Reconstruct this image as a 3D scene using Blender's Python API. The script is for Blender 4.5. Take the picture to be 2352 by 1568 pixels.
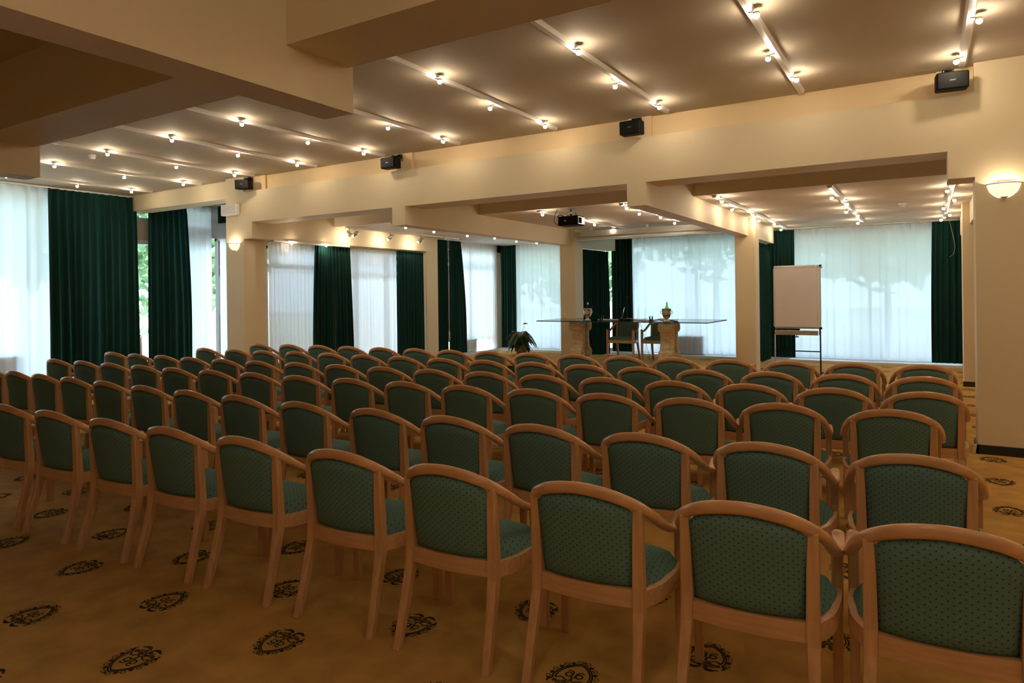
import bpy, bmesh, math, random
from mathutils import Matrix, Vector
PI = math.pi
for _o in list(bpy.data.objects): bpy.data.objects.remove(_o)
SC = bpy.context.scene
COL = SC.collection

# ---------------- camera, world, sun, exposure ----------------
HC = 1.5
YAW, ROLL, FPX, CY = 0.548043, -0.012019, 1558.58, 675.0
_f = Vector((-math.sin(YAW), math.cos(YAW), 0)); _r = Vector((math.cos(YAW), math.sin(YAW), 0)); _u = _r.cross(_f)
_r2 = _r*math.cos(ROLL) + _u*math.sin(ROLL); _u2 = -_r*math.sin(ROLL) + _u*math.cos(ROLL)
cd = bpy.data.cameras.new('camera'); cam = bpy.data.objects.new('camera', cd); COL.objects.link(cam)
cam.matrix_world = Matrix(((_r2.x,_u2.x,-_f.x,0),(_r2.y,_u2.y,-_f.y,0),(_r2.z,_u2.z,-_f.z,HC),(0,0,0,1)))
cd.sensor_fit = 'HORIZONTAL'; cd.sensor_width = 36.0; cd.lens = FPX*36.0/2352.0
cd.shift_y = -(784.0-CY)/2352.0; cd.clip_start = 0.05; cd.clip_end = 300
SC.camera = cam
SC.cycles.transparent_max_bounces = 24
W = bpy.data.worlds.new('sky'); SC.world = W; W.use_nodes = True
_bg = W.node_tree.nodes['Background']; _bg.inputs['Color'].default_value = (0.64,0.83,1.0,1); _bg.inputs['Strength'].default_value = 7.8
sl = bpy.data.lights.new('sun', 'SUN'); so = bpy.data.objects.new('sun', sl); COL.objects.link(so)
sl.energy = 7.0; sl.angle = 0.01; sl.color = (1,.95,.86)
so.rotation_euler = (math.radians(33), math.radians(18), 0); so.location = (0,-20,30)
LAMP = 405.0       # radiance of the halogen bulbs
SC.view_settings.view_transform = 'Standard'; SC.view_settings.look = 'None'
SC.view_settings.gamma = 1.0; SC.view_settings.exposure = 0.0; SC.view_settings.use_curve_mapping = False

# ---------------- materials ----------------
MATS = {}
def mat(name, col, rough=.6, metal=0.0, noise=None, bump=None, spec=None, coat=0.0):
    m = bpy.data.materials.new(name); m.use_nodes = True; nt = m.node_tree; b = nt.nodes['Principled BSDF']
    b.inputs['Base Color'].default_value = (*col,1); b.inputs['Roughness'].default_value = rough; b.inputs['Metallic'].default_value = metal
    if spec is not None: b.inputs['Specular IOR Level'].default_value = spec
    if coat: b.inputs['Coat Weight'].default_value = coat; b.inputs['Coat Roughness'].default_value = .15
    tc = nt.nodes.new('ShaderNodeTexCoord')
    if noise:
        sc, amt, stretch = noise
        mp = nt.nodes.new('ShaderNodeMapping'); mp.inputs['Scale'].default_value = stretch
        n = nt.nodes.new('ShaderNodeTexNoise'); n.inputs['Scale'].default_value = sc; n.inputs['Detail'].default_value = 5
        r = nt.nodes.new('ShaderNodeMapRange'); r.inputs['From Min'].default_value = .3; r.inputs['From Max'].default_value = .7
        r.inputs['To Min'].default_value = 1-amt; r.inputs['To Max'].default_value = 1+amt
        mx = nt.nodes.new('ShaderNodeVectorMath'); mx.operation = 'SCALE'; mx.inputs[0].default_value = col
        nt.links.new(tc.outputs['Object'], mp.inputs['Vector']); nt.links.new(mp.outputs['Vector'], n.inputs['Vector'])
        nt.links.new(n.outputs['Fac'], r.inputs['Value']); nt.links.new(r.outputs['Result'], mx.inputs['Scale'])
        nt.links.new(mx.outputs['Vector'], b.inputs['Base Color'])
    if bump:
        sc, st, dist = bump
        n2 = nt.nodes.new('ShaderNodeTexNoise'); n2.inputs['Scale'].default_value = sc; n2.inputs['Detail'].default_value = 3
        bp = nt.nodes.new('ShaderNodeBump'); bp.inputs['Strength'].default_value = st; bp.inputs['Distance'].default_value = dist
        nt.links.new(tc.outputs['Object'], n2.inputs['Vector']); nt.links.new(n2.outputs['Fac'], bp.inputs['Height'])
        nt.links.new(bp.outputs['Normal'], b.inputs['Normal'])
    MATS[name] = m; return m
def emis(name, col, strength):
    m = bpy.data.materials.new(name); m.use_nodes = True; nt = m.node_tree; b = nt.nodes['Principled BSDF']
    b.inputs['Base Color'].default_value = (.8,.8,.8,1); b.inputs['Emission Color'].default_value = (*col,1); b.inputs['Emission Strength'].default_value = strength
    MATS[name] = m; return m
mat('upper_yellow', (.84,.64,.37), .62, noise=(1.3,.03,(1,1,1)))  # lighter, yellower tone than wall_paint for the strip above the beam
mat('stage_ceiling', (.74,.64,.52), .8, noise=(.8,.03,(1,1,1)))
mat('wall_paint', (.74,.615,.41), .62, noise=(1.3,.03,(1,1,1)), bump=(55,.12,.004))
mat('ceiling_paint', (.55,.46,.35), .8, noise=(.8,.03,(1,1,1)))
mat('carpet_gold', (.62,.355,.10), .95, noise=(6,.16,(1,1,1)), bump=(900,.5,.004), spec=.1)
mat('carpet_ink', (.045,.035,.012), .95, spec=.1)
mat('beech', (.59,.325,.155), .34, noise=(6,.13,(9,9,.7)), coat=.25)
mat('beech_cross', (.59,.325,.155), .34, noise=(6,.13,(.7,9,9)), coat=.25)
mat('beech_rail', (.62,.33,.15), .30, noise=(6,.13,(.9,6,6)), coat=.3)
mat('green_velvet', (.009,.042,.036), .9, noise=(2.5,.18,(1,1,.2)), spec=.12)
mat('white_metal', (.72,.70,.68), .4)
mat('white_frame', (.75,.76,.78), .45)
mat('track_white', (.78,.74,.72), .35)
mat('black_plastic', (.006,.006,.006), .7, spec=.2, bump=(260,.2,.002))
mat('black_satin', (.006,.006,.006), .6, spec=.15)
mat('black_base', (.008,.010,.009), .5)
mat('chrome', (.75,.75,.75), .16, 1.0)
mat('silver', (.86,.84,.80), .22, 1.0)
mat('travertine', (.60,.47,.30), .75, noise=(9,.22,(1,1,4)), bump=(40,.5,.006))
mat('white_plastic', (.80,.79,.80), .4)
mat('paper', (.66,.63,.65), .7, noise=(3,.03,(1,1,1)))
mat('paper_warm', (.62,.52,.40), .7)
mat('leather_tan', (.34,.16,.07), .5)
mat('felt_green', (.02,.075,.04), .95)
mat('leaf', (.018,.055,.014), .35, noise=(20,.25,(1,1,1)))
mat('petal', (.78,.68,.58), .5)
mat('terracotta', (.30,.15,.08), .7)
mat('screen_grey', (.42,.40,.35), .5)
mat('yellow_paint', (.75,.55,.03), .5)
mat('alu', (.55,.57,.60), .3, .9)
mat('garden_leaf', (.22,.36,.18), .6, noise=(5,.4,(1,1,1)))
mat('bark', (.12,.08,.05), .9, bump=(20,.6,.02))
mat('paving', (.55,.54,.50), .8, noise=(.5,.15,(1,1,1)))
mat('lawn', (.42,.47,.36), .95, noise=(3,.3,(1,1,1)))
mat('grey_wall', (.55,.56,.58), .8)
mat('ink_grey', (.35,.35,.36), .5)
mat('cord_white', (.70,.70,.66), .5)
emis('bulb_glow', (1,.83,.60), LAMP)
emis('sconce_glow', (1,.80,.52), 1.15)
def fabric(name, axes):
    col, dot = (.118,.212,.182), (.038,.075,.110)
    m = bpy.data.materials.new(name); m.use_nodes = True; nt = m.node_tree; b = nt.nodes['Principled BSDF']; L = nt.links
    b.inputs['Roughness'].default_value = .92; b.inputs['Specular IOR Level'].default_value = .15
    tc = nt.nodes.new('ShaderNodeTexCoord'); sp = nt.nodes.new('ShaderNodeSeparateXYZ'); L.new(tc.outputs['Object'], sp.inputs[0])
    def M(op, a, bb=None):
        n = nt.nodes.new('ShaderNodeMath'); n.operation = op
        for i, v in enumerate((a,bb)):
            if v is None: continue
            if isinstance(v,(int,float)): n.inputs[i].default_value = v
            else: L.new(v, n.inputs[i])
        return n.outputs[0]
    u, v = sp.outputs[axes[0]], sp.outputs[axes[1]]
    ds = []
    for off in (0,.5):
        fu = M('SUBTRACT', M('FRACT', M('ADD', M('MULTIPLY', u, 1/.030), off+20)), .5)
        fv = M('SUBTRACT', M('FRACT', M('ADD', M('MULTIPLY', v, 1/.025), off+20)), .5)
        ds.append(M('ADD', M('MULTIPLY', fu, fu), M('MULTIPLY', fv, fv)))
    d = M('MINIMUM', ds[0], ds[1]); k = M('LESS_THAN', d, .0115)
    nz = nt.nodes.new('ShaderNodeTexNoise'); nz.inputs['Scale'].default_value = 260; L.new(tc.outputs['Object'], nz.inputs['Vector'])
    mr = nt.nodes.new('ShaderNodeMapRange'); mr.inputs['To Min'].default_value = .7; mr.inputs['To Max'].default_value = 1.3; L.new(nz.outputs['Fac'], mr.inputs['Value'])
    sc = nt.nodes.new('ShaderNodeVectorMath'); sc.operation = 'SCALE'; sc.inputs[0].default_value = col; L.new(mr.outputs['Result'], sc.inputs['Scale'])
    mx = nt.nodes.new('ShaderNodeMix'); mx.data_type = 'RGBA'; L.new(k, mx.inputs['Factor']); L.new(sc.outputs['Vector'], mx.inputs['A']); mx.inputs['B'].default_value = (*dot,1)
    L.new(mx.outputs['Result'], b.inputs['Base Color'])
    bp = nt.nodes.new('ShaderNodeBump'); bp.inputs['Strength'].default_value = .35; bp.inputs['Distance'].default_value = .002
    inv = M('SUBTRACT', 1, k); L.new(inv, bp.inputs['Height']); L.new(bp.outputs['Normal'], b.inputs['Normal'])
    MATS[name] = m
fabric('fabric_back', (0,2)); fabric('fabric_seat', (0,1))
def sheer(name, col, tr):
    m = bpy.data.materials.new(name); m.use_nodes = True; nt = m.node_tree; L = nt.links
    nt.nodes.remove(nt.nodes['Principled BSDF']); out = nt.nodes['Material Output']
    t = nt.nodes.new('ShaderNodeBsdfTransparent'); t.inputs[0].default_value = (.95,.97,1,1)
    a = nt.nodes.new('ShaderNodeBsdfTranslucent'); a.inputs[0].default_value = (*col,1)
    d = nt.nodes.new('ShaderNodeBsdfDiffuse'); d.inputs[0].default_value = (*col,1)
    m1 = nt.nodes.new('ShaderNodeMixShader'); m1.inputs[0].default_value = .22; L.new(a.outputs[0], m1.inputs[1]); L.new(d.outputs[0], m1.inputs[2])
    # the weave closes up where it is seen edge-on
    lw = nt.nodes.new('ShaderNodeLayerWeight'); lw.inputs['Blend'].default_value = .35
    mr = nt.nodes.new('ShaderNodeMapRange'); mr.inputs['To Min'].default_value = tr; mr.inputs['To Max'].default_value = tr*.25; L.new(lw.outputs['Facing'], mr.inputs['Value'])
    m2 = nt.nodes.new('ShaderNodeMixShader'); L.new(mr.outputs['Result'], m2.inputs[0]); L.new(m1.outputs[0], m2.inputs[1]); L.new(t.outputs[0], m2.inputs[2])
    L.new(m2.outputs[0], out.inputs['Surface']); MATS[name] = m
sheer('sheer_white', (.90,.93,.98), .042)
def glassy(name, tint, ior=1.45, rough=0.0):
    m = bpy.data.materials.new(name); m.use_nodes = True; nt = m.node_tree; L = nt.links
    nt.nodes.remove(nt.nodes['Principled BSDF']); out = nt.nodes['Material Output']
    t = nt.nodes.new('ShaderNodeBsdfTransparent'); t.inputs[0].default_value = (*tint,1)
    g = nt.nodes.new('ShaderNodeBsdfGlossy'); g.inputs['Roughness'].default_value = rough
    fr = nt.nodes.new('ShaderNodeFresnel'); fr.inputs['IOR'].default_value = ior
    mx = nt.nodes.new('ShaderNodeMixShader'); L.new(fr.outputs[0], mx.inputs[0]); L.new(t.outputs[0], mx.inputs[1]); L.new(g.outputs[0], mx.inputs[2])
    L.new(mx.outputs[0], out.inputs['Surface']); MATS[name] = m
glassy('window_glass', (.97,.99,1.0)); glassy('table_glass', (.80,.93,.92), 1.4); glassy('clear_glass', (.985,.99,.995), 1.5); glassy('green_glass', (.16,.78,.36), 1.5)
mat('glass_edge', (.01,.05,.07), .15)

# ---------------- mesh helpers ----------------
class MB:
    def __init__(s): s.v = []; s.f = []; s.sm = []
    def add(s, vs, fs, smooth=False):
        o = len(s.v); s.v += [tuple(p) for p in vs]; s.f += [tuple(i+o for i in f) for f in fs]; s.sm += [smooth]*len(fs); return s
    def box(s, x0,x1,y0,y1,z0,z1):
        vs = [(x,y,z) for z in (z0,z1) for y in (y0,y1) for x in (x0,x1)]
        return s.add(vs, [(0,2,3,1),(4,5,7,6),(0,1,5,4),(2,6,7,3),(0,4,6,2),(1,3,7,5)])
    def obox(s, M, a, b, c):   # box of half sizes a,b,c under matrix M
        vs = [M @ Vector((x,y,z)) for z in (-c,c) for y in (-b,b) for x in (-a,a)]
        return s.add(vs, [(0,2,3,1),(4,5,7,6),(0,1,5,4),(2,6,7,3),(0,4,6,2),(1,3,7,5)])
    def loft(s, rings, cap=True, smooth=True, close=False):
        n = len(rings[0]); vs = [p for r in rings for p in r]; fs = []
        m = len(rings); R = m if close else m-1
        for i in range(R):
            j = (i+1) % m
            for k in range(n):
                l = (k+1) % n; fs.append((i*n+k, i*n+l, j*n+l, j*n+k))
        s.add(vs, fs, smooth)
        if cap and not close:
            o = len(s.v)-len(vs); s.f += [tuple(o+k for k in range(n-1,-1,-1)), tuple(o+(m-1)*n+k for k in range(n))]; s.sm += [False,False]
        return s
    def lathe(s, prof, n=24, c=(0,0,0), half=False, smooth=True):
        rings = []
        for r,z in prof: rings.append([(c[0]+r*math.cos(2*PI*k/n), c[1]+r*math.sin(2*PI*k/n), c[2]+z) for k in range(n)])
        return s.loft(rings, True, smooth)
    def cyl(s, p, q, r, n=12, r2=None):
        p, q = Vector(p), Vector(q); d = (q-p).normalized(); a = d.orthogonal().normalized(); b = d.cross(a)
        r2 = r if r2 is None else r2
        return s.loft([[p+(a*math.cos(2*PI*k/n)+b*math.sin(2*PI*k/n))*r for k in range(n)],[q+(a*math.cos(2*PI*k/n)+b*math.sin(2*PI*k/n))*r2 for k in range(n)]])
    def tube(s, pts, r, n=6, close=False):
        pts = [Vector(p) for p in pts]; rings = []; m = len(pts)
        a = None
        for i, p in enumerate(pts):
            t = (pts[(i+1)%m]-pts[i-1]) if close else (pts[min(i+1,m-1)]-pts[max(i-1,0)])
            t.normalize()
            a = t.orthogonal() if a is None else a - t*a.dot(t)
            a.normalize(); b = t.cross(a); rr = r[i] if isinstance(r,(list,tuple)) else r
            rings.append([p+(a*math.cos(2*PI*k/n)+b*math.sin(2*PI*k/n))*rr for k in range(n)])
        return s.loft(rings, not close, True, close)
    def sphere(s, c, r, n=10, m=6):
        rings = []
        for i in range(1,m):
            t = PI*i/m; rings.append([(c[0]+r*math.sin(t)*math.cos(2*PI*k/n), c[1]+r*math.sin(t)*math.sin(2*PI*k/n), c[2]-r*math.cos(t)) for k in range(n)])
        return s.loft(rings, True, True)
    def prism(s, poly, h0, h1, plane='xy'):   # extrude polygon
        def P(a,b,h): return {'xy':(a,b,h),'xz':(a,h,b),'yz':(h,a,b)}[plane]
        n = len(poly); vs = [P(a,b,h0) for a,b in poly]+[P(a,b,h1) for a,b in poly]
        return s.add(vs, [tuple(range(n-1,-1,-1)), tuple(range(n,2*n))]+[(k,(k+1)%n,n+(k+1)%n,n+k) for k in range(n)])
    def build(s, name, material, parent=None, loc=None, rot=None, bevel=0):
        me = bpy.data.meshes.new(name); me.from_pydata(s.v, [], s.f)
        me.materials.append(MATS[material] if isinstance(material,str) else material)
        for p, k in zip(me.polygons, s.sm): p.use_smooth = k
        bm = bmesh.new(); bm.from_mesh(me)
        if bevel:
            es = [e for e in bm.edges if len(e.link_faces)==2 and e.calc_face_angle(0) > .6]
            bmesh.ops.bevel(bm, geom=es, offset=bevel, segments=2, profile=.5, affect='EDGES')
        bmesh.ops.recalc_face_normals(bm, faces=bm.faces); bm.to_mesh(me); bm.free()
        o = bpy.data.objects.new(name, me); COL.objects.link(o)
        if parent: o.parent = parent
        if loc: o.location = loc
        if rot: o.rotation_euler = rot
        return o
def tag(o, label=None, cat=None, group=None, kind=None):
    if label: o['label'] = label
    if cat: o['category'] = cat
    if group: o['group'] = group
    if kind: o['kind'] = kind
    return o
def empty(name, loc=(0,0,0), rz=0, label=None, cat=None, group=None, kind=None):
    o = bpy.data.objects.new(name, None); COL.objects.link(o); o.location = loc; o.rotation_euler = (0,0,rz)
    o.empty_display_size = .1
    return tag(o, label, cat, group, kind)
def struct(name, mb, m, label=None, parent=None, bevel=0):
    o = mb.build(name, m, parent, bevel=bevel)
    if not parent: o['kind'] = 'structure'
    if label: o['label'] = label
    return o
def children(o): return [c for c in bpy.data.objects if c.parent == o]
def catmull(P, n=6):
    Q = [tuple(2*a-b for a,b in zip(P[0],P[1]))]+list(P)+[tuple(2*a-b for a,b in zip(P[-1],P[-2]))]; out = []
    for i in range(1,len(Q)-2):
        a,b,c,d = Q[i-1:i+3]
        for k in range(n):
            t = k/n; out.append(tuple(.5*(2*q+(-p+r)*t+(2*p-5*q+4*r-s_)*t*t+(-p+3*q-3*r+s_)*t**3) for p,q,r,s_ in zip(a,b,c,d)))
    return out+[Q[-2]]

# ---------------- the shell of the room ----------------
X0, X1, YB = -13.9, 3.4, -3.2
ZC, ZN, ZF = 3.55, 3.264, 2.825           # main, near and far ceiling heights
floor = struct('floor', MB().box(X0,X1,YB,15.9,-.12,0), 'carpet_gold', 'golden brown carpet woven with rows of dark shield emblems')
cl = MB(); cl.box(X0,X1,2.70,7.95,ZC,ZC+.12); cl.prism([(X0,7.90),(-10.9,7.90),(-13.3,9.75),(X0,9.75)],ZC,ZC+.12)  # bay ceiling and roof are cut at an angle so daylight reaches the sheers
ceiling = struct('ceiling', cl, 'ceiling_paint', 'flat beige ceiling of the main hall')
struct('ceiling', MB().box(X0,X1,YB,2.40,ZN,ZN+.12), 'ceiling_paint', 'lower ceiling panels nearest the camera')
cf = MB(); cf.box(-10.1,1.2,9.35,15.9,ZF,ZF+.1); cf.box(-10.1,1.2,7.85,9.40,3.20,3.3); cf.box(-10.1,1.2,9.33,9.36,ZF-.003,3.22)
struct('ceiling', cf, 'stage_ceiling', 'low ceiling over the stage with a raised strip behind the main beam')
# main cross beam
struct('beam', MB().box(-9.881,.389,7.469,7.91,2.77,3.29), 'wall_paint', 'deep yellow cross beam spanning the hall in front of the stage')
struct('wall_back', MB().box(-9.90,.40,7.61,7.91,3.285,3.60), 'upper_yellow', 'recessed yellow wall strip above the main cross beam')
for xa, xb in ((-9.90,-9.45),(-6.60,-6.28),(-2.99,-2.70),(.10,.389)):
    struct('trim_1', MB().box(xa,xb,7.575,7.63,3.285,3.56), 'upper_yellow')
struct('pillar', MB().box(-10.353,-9.881,7.469,7.92,0,3.56), 'wall_paint', 'square yellow pillar carrying the left end of the main beam')
struct('trim_2', MB().box(-9.881,-9.668,7.469,7.90,2.49,2.77), 'wall_paint')
wr = MB().box(.389,X1,7.469,7.80,0,3.60); struct('wall_right', wr, 'wall_paint', 'yellow wall with a glass sconce at the right edge of the hall')
struct('trim_3', MB().box(.182,.389,7.469,7.90,2.515,2.77), 'wall_paint')
struct('lintel', MB().box(X0,-10.34,7.61,7.98,3.24,3.60), 'wall_paint', 'yellow lintel over the opening to the left window bay')
# beams running towards the stage
struct('beam', MB().box(-9.93,-9.668,7.90,12.3,2.49,3.25), 'wall_paint', 'yellow ceiling beam above the left side windows')
struct('beam', MB().box(-6.57,-6.327,7.47,12.75,2.505,3.25), 'wall_paint', 'yellow ceiling beam left of the projector')
struct('beam', MB().box(-2.97,-2.74,7.47,12.75,2.505,3.25), 'wall_paint', 'yellow ceiling beam left of the flipchart bay')
struct('beam', MB().box(.58,.82,7.80,12.60,2.49,3.25), 'wall_paint', 'yellow ceiling beam at the right side of the flipchart bay')
struct('beam', MB().box(-6.57,-6.327,13.0,15.12,2.50,2.90), 'wall_paint', 'short ceiling beam behind the left stage pillar')
struct('beam', MB().box(-2.97,-2.74,13.0,15.12,2.50,2.90), 'wall_paint', 'short ceiling beam behind the right stage pillar')
struct('beam', MB().box(.55,.80,12.9,15.12,2.49,2.90), 'wall_paint', 'short ceiling beam beside the rightmost green curtain')
struct('pillar', MB().box(-6.57,-6.215,12.72,13.08,0,2.9), 'wall_paint', 'yellow stage pillar behind the left table pedestal')
struct('pillar', MB().box(-2.975,-2.625,12.70,13.06,0,2.9), 'wall_paint', 'yellow stage pillar left of the flipchart')
struct('pillar', MB().box(-9.97,-9.68,12.15,12.56,0,2.9), 'wall_paint', 'slim yellow pillar between the left side windows')
pr = struct('pillar', MB().box(.485,.95,12.50,12.95,0,2.9), 'wall_paint', 'yellow pillar with black base at the right of the flipchart bay')
# near beams
struct('beam', MB().box(X0,X1,2.335,2.76,2.77,3.60), 'wall_paint', 'cross beam under the ceiling nearest the camera')
struct('beam', MB().box(-2.97,-2.74,YB,2.80,2.525,3.60), 'wall_paint', 'large beam crossing the upper left corner')
struct('beam', MB().box(-6.57,-6.327,YB,2.80,2.525,3.60), 'wall_paint', 'beam end at the far left under the ceiling')
# enclosing walls
struct('wall_right', MB().box(X1,X1+.2,YB,7.8,0,3.7), 'wall_paint')
struct('wall_front', MB().box(X0,X1+.2,YB-.2,YB,0,3.7), 'wall_paint')
struct('wall_right', MB().box(.95,1.15,7.8,15.9,0,3.3), 'wall_paint')
struct('wall_back', MB().box(-10.2,1.15,15.75,15.95,2.62,3.3), 'wall_paint', 'header above the rear windows')
struct('wall_left', MB().box(X0-.02,X0+.15,YB,2.2,0,3.7).box(X0-.02,X0+.15,2.2,9.7,3.40,3.7).box(X0-.02,X0+.15,7.62,7.78,0,3.7), 'wall_paint', 'left window wall behind the curtains')
struct('wall_left', MB().box(-10.05,-9.90,7.9,12.2,2.40,3.3).box(-10.05,-9.90,12.5,15.9,2.62,3.3).box(-10.10,-9.85,9.30,9.72,0,2.6).box(-10.1,-9.9,15.2,15.9,0,2.9), 'wall_paint', 'side window wall of the stage area')
struct('wall_left', MB().box(-13.9,-13.0,9.55,9.70,2.83,3.7), 'grey_wall', 'end wall of the left window bay')
for xa, xb in ((-9.9,-9.45),(-6.62,-6.20),(-3.02,-2.60),(.62,1.0)):
    struct('wall_back', MB().box(xa,xb,15.75,15.95,0,2.7), 'wall_paint')
struct('roof', MB().box(X0-.5,X1+.5,YB-.5,7.95,3.68,3.9).prism([(X0-.5,7.94),(-10.8,7.94),(-13.2,9.8),(X0-.5,9.8)],3.68,3.9).box(-10.4,1.6,9.8,16.5,3.32,3.5), 'grey_wall')
# window sills, baseboards
struct('trim_4', MB().box(-9.9,.95,15.22,15.95,0,.055), 'white_frame', 'white sill step below the rear curtains')
struct('trim_5', MB().box(-13.88,-13.30,2.2,9.5,0,.055), 'white_frame')
struct('trim_6', MB().box(-10.05,-9.66,7.93,12.14,0,.055).box(-10.05,-9.70,12.57,15.3,0,.055), 'white_frame')
struct('baseboard_right', MB().box(.374,X1,7.452,7.475,0,.082).box(.374,.395,7.452,7.80,0,.082), 'black_base', 'black baseboard along the right wall')
struct('baseboard_right', MB().box(.47,.95,12.48,12.51,0,.075), 'black_base', 'black baseboard of the right rear pillar')
struct('baseboard_left', MB().box(-10.36,-9.87,7.452,7.475,0,.082), 'black_base')
tag(MB().box(-.016,.016,-.008,.008,0,.085).build('door_stop','silver',loc=(.352,7.44,.005),rot=(0,.16,0),bevel=.004), 'small shiny metal plate leaning at the right wall corner', 'door stop')

# ---------------- windows ----------------
WN = [0]
def window(axis, c, a0, a1, z0, z1, bars=(), zbars=(), label=None):
    WN[0] += 1
    e = empty('window_%d' % WN[0], label=label, kind='structure')
    def bx(mb, a, b, zl, zh, d=.03):
        if axis == 'x': mb.box(c-d,c+d,a,b,zl,zh)
        else: mb.box(a,b,c-d,c+d,zl,zh)
    f = MB(); t = .06
    bx(f,a0,a1,z0,z0+t); bx(f,a0,a1,z1-t,z1); bx(f,a0,a0+t,z0,z1); bx(f,a1-t,a1,z0,z1)
    f.build('window_frame','white_frame',e)
    for k in bars:
        m = MB(); bx(m,k-.035,k+.035,z0,z1,.025); m.build('mullion','white_frame',e)
    for k in zbars:
        m = MB(); bx(m,a0,a1,k-.04,k+.04,.025); m.build('transom','white_frame',e)
    xs = [a0+t]+sorted(bars)+[a1-t]
    for p, q in zip(xs[:-1], xs[1:]):
        g = MB(); bx(g,p,q,z0+t,z1-t,.004); g.build('pane','window_glass',e)
    return e
window('x',-13.82,2.2,7.62,.06,3.42,(4.0,5.8),(),'tall garden window behind the leftmost sheer curtain')
w2 = window('x',-13.82,7.78,9.55,.06,3.35,(8.7,),(2.66,3.12),'narrow window of the left bay beside the dark curtain')
MB().box(-13.86,-13.78,7.84,9.49,2.70,3.08).build('panel','ceiling_paint',w2)
MB().box(-13.79,-13.755,7.84,7.875,1.60,1.78).build('handle','alu',w2)
window('y',9.62,-13.7,-13.02,.06,2.83,(),(),'window in the end wall of the left bay')
wb = empty('window_4', (-10.95,7.98,0), math.atan2(1.62,-2.2), 'added angled glass side of the left window bay, out of view', kind='structure'); WN[0] += 1  # unseen side added where the bay is cut open for daylight on the sheers
_L = math.hypot(1.62,2.2)
_m = MB(); _m.box(0,_L,-.03,.03,.0,.06); _m.box(0,_L,-.03,.03,3.46,3.55); [_m.box(a,a+.06,-.03,.03,0,3.55) for a in (0,_L*.5-.03,_L-.06)]; _m.build('window_frame','white_frame',wb)
MB().box(.06,_L*.5-.03,-.004,.004,.06,3.46).build('pane','window_glass',wb); MB().box(_L*.5+.03,_L-.06,-.004,.004,.06,3.46).build('pane','window_glass',wb)
window('x',-9.98,7.95,9.32,.06,2.42,(),(2.05,))
window('x',-9.98,9.70,12.16,.06,2.42,(10.1,11.0),(1.98,2.22),'glazed door bay behind the side sheer curtain')
window('x',-9.98,12.56,15.25,.35,2.65,(14.1,),(2.25,),'side window behind the potted plant')
window('y',15.85,-9.48,-6.60,.06,2.66,(-8.0,),(),'rear window behind the potted plant')
window('y',15.85,-6.22,-3.0,.06,2.66,(-4.6,),(),'rear window behind the glass table')
window('y',15.85,-2.62,.64,.06,2.66,(-1.0,),(),'wide rear window right of the flipchart')

# ---------------- curtains ----------------
def curtain(name, axis, c, a0, a1, z0, z1, m, label, fold=.09, amp=.03, flare=(0,0), seed=1, group=None, pinch=.10, sub=8, wob=.25, pleat=False):
    """pleated cloth hanging in the vertical plane axis=c between a0 and a1"""
    rnd = random.Random(seed); L = a1-a0; nf = max(2, round(L/fold)); n = nf*sub
    ph = [rnd.uniform(-wob,wob) for _ in range(nf+2)]; am = [rnd.uniform(.55,1.25) for _ in range(nf+2)]
    zs = [z1, z1-pinch*.5, z1-pinch, z1-pinch*1.8] + [z1-pinch*1.8-(z1-pinch*1.8-z0)*k/9 for k in range(1,10)]
    mb = MB(); vs = []; nz = len(zs)
    dr = [rnd.uniform(-.4,.4) for _ in range(nf+2)]
    for j, z in enumerate(zs):
        tz = (z1-z)/(z1-z0); top = j < 3
        fl0 = flare[0]*math.sin(min(1,tz*1.2)*PI*.5) if tz > .05 else 0; fl1 = flare[1]*math.sin(min(1,tz*1.2)*PI*.5) if tz > .05 else 0
        for i in range(n+1):
            t = i/n; q = t*nf; k = int(min(q, nf-1e-6)); w = q-k
            A = am[k]*(1-w)+am[k+1]*w; P = ph[k]*(1-w)+ph[k+1]*w + (dr[k]*(1-w)+dr[k+1]*w)*tz*.5
            s = math.sin(2*PI*(q+P*min(1,.2+tz)))
            if top: s = (abs(s)**.55)*(1 if s > 0 else -1)*(.55 if j == 2 else .8); 
            if pleat and not top:
                g = abs(math.sin(PI*(q+P*.35)))**.34
                s = (2*g-1)*(.45+.55*tz)+.25*math.sin(2*PI*(q*.5+P))
            off = amp*A*s
            a = a0 + L*t + .25*amp*math.cos(2*PI*q)*.6
            a += (-fl0*(1-t) + fl1*t)
            vs.append((c+off, a, z) if axis == 'x' else (a, c+off, z))
    fs = [(j*(n+1)+i, j*(n+1)+i+1, (j+1)*(n+1)+i+1, (j+1)*(n+1)+i) for j in range(nz-1) for i in range(n)]
    mb.add(vs, fs, True)
    o = mb.build(name, m)
    tag(o, label, 'curtain', group)
    return o
GC, SH = 'green_velvet', 'sheer_white'
def green(*a, **k):
    k.setdefault('fold', .105); k.setdefault('amp', .042); return curtain('velvet_curtain', *a[:6], GC, a[6], **k)
def sh(*a, **k):
    k.setdefault('fold', .12); k.setdefault('amp', .022); k['pleat'] = k['fold'] >= .12; k['sub'] = 14 if k['pleat'] else 8; return curtain('sheer_curtain', *a[:6], SH, a[6], **k)
sh('x',-13.50,2.6,6.12,.07,3.50,'white sheer curtain at the far left edge',fold=.20,amp=.03,seed=1)
green('x',-13.44,6.05,7.66,.07,3.50,'wide dark green velvet curtain at the far left wall',fold=.135,amp=.055,seed=2,pinch=.14,flare=(0,.03))
green('x',-13.48,7.93,8.76,.06,3.48,'tall dark green curtain inside the left opening',fold=.12,amp=.045,seed=3,flare=(.02,.10))
sh('x',-13.58,8.74,9.42,.07,3.50,'white sheer curtain right of the dark curtain in the left opening',fold=.13,amp=.025,seed=4)
green('y',9.46,-13.40,-13.02,3.14,3.52,'short green valance high in the left window bay',seed=5,amp=.012)
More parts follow.
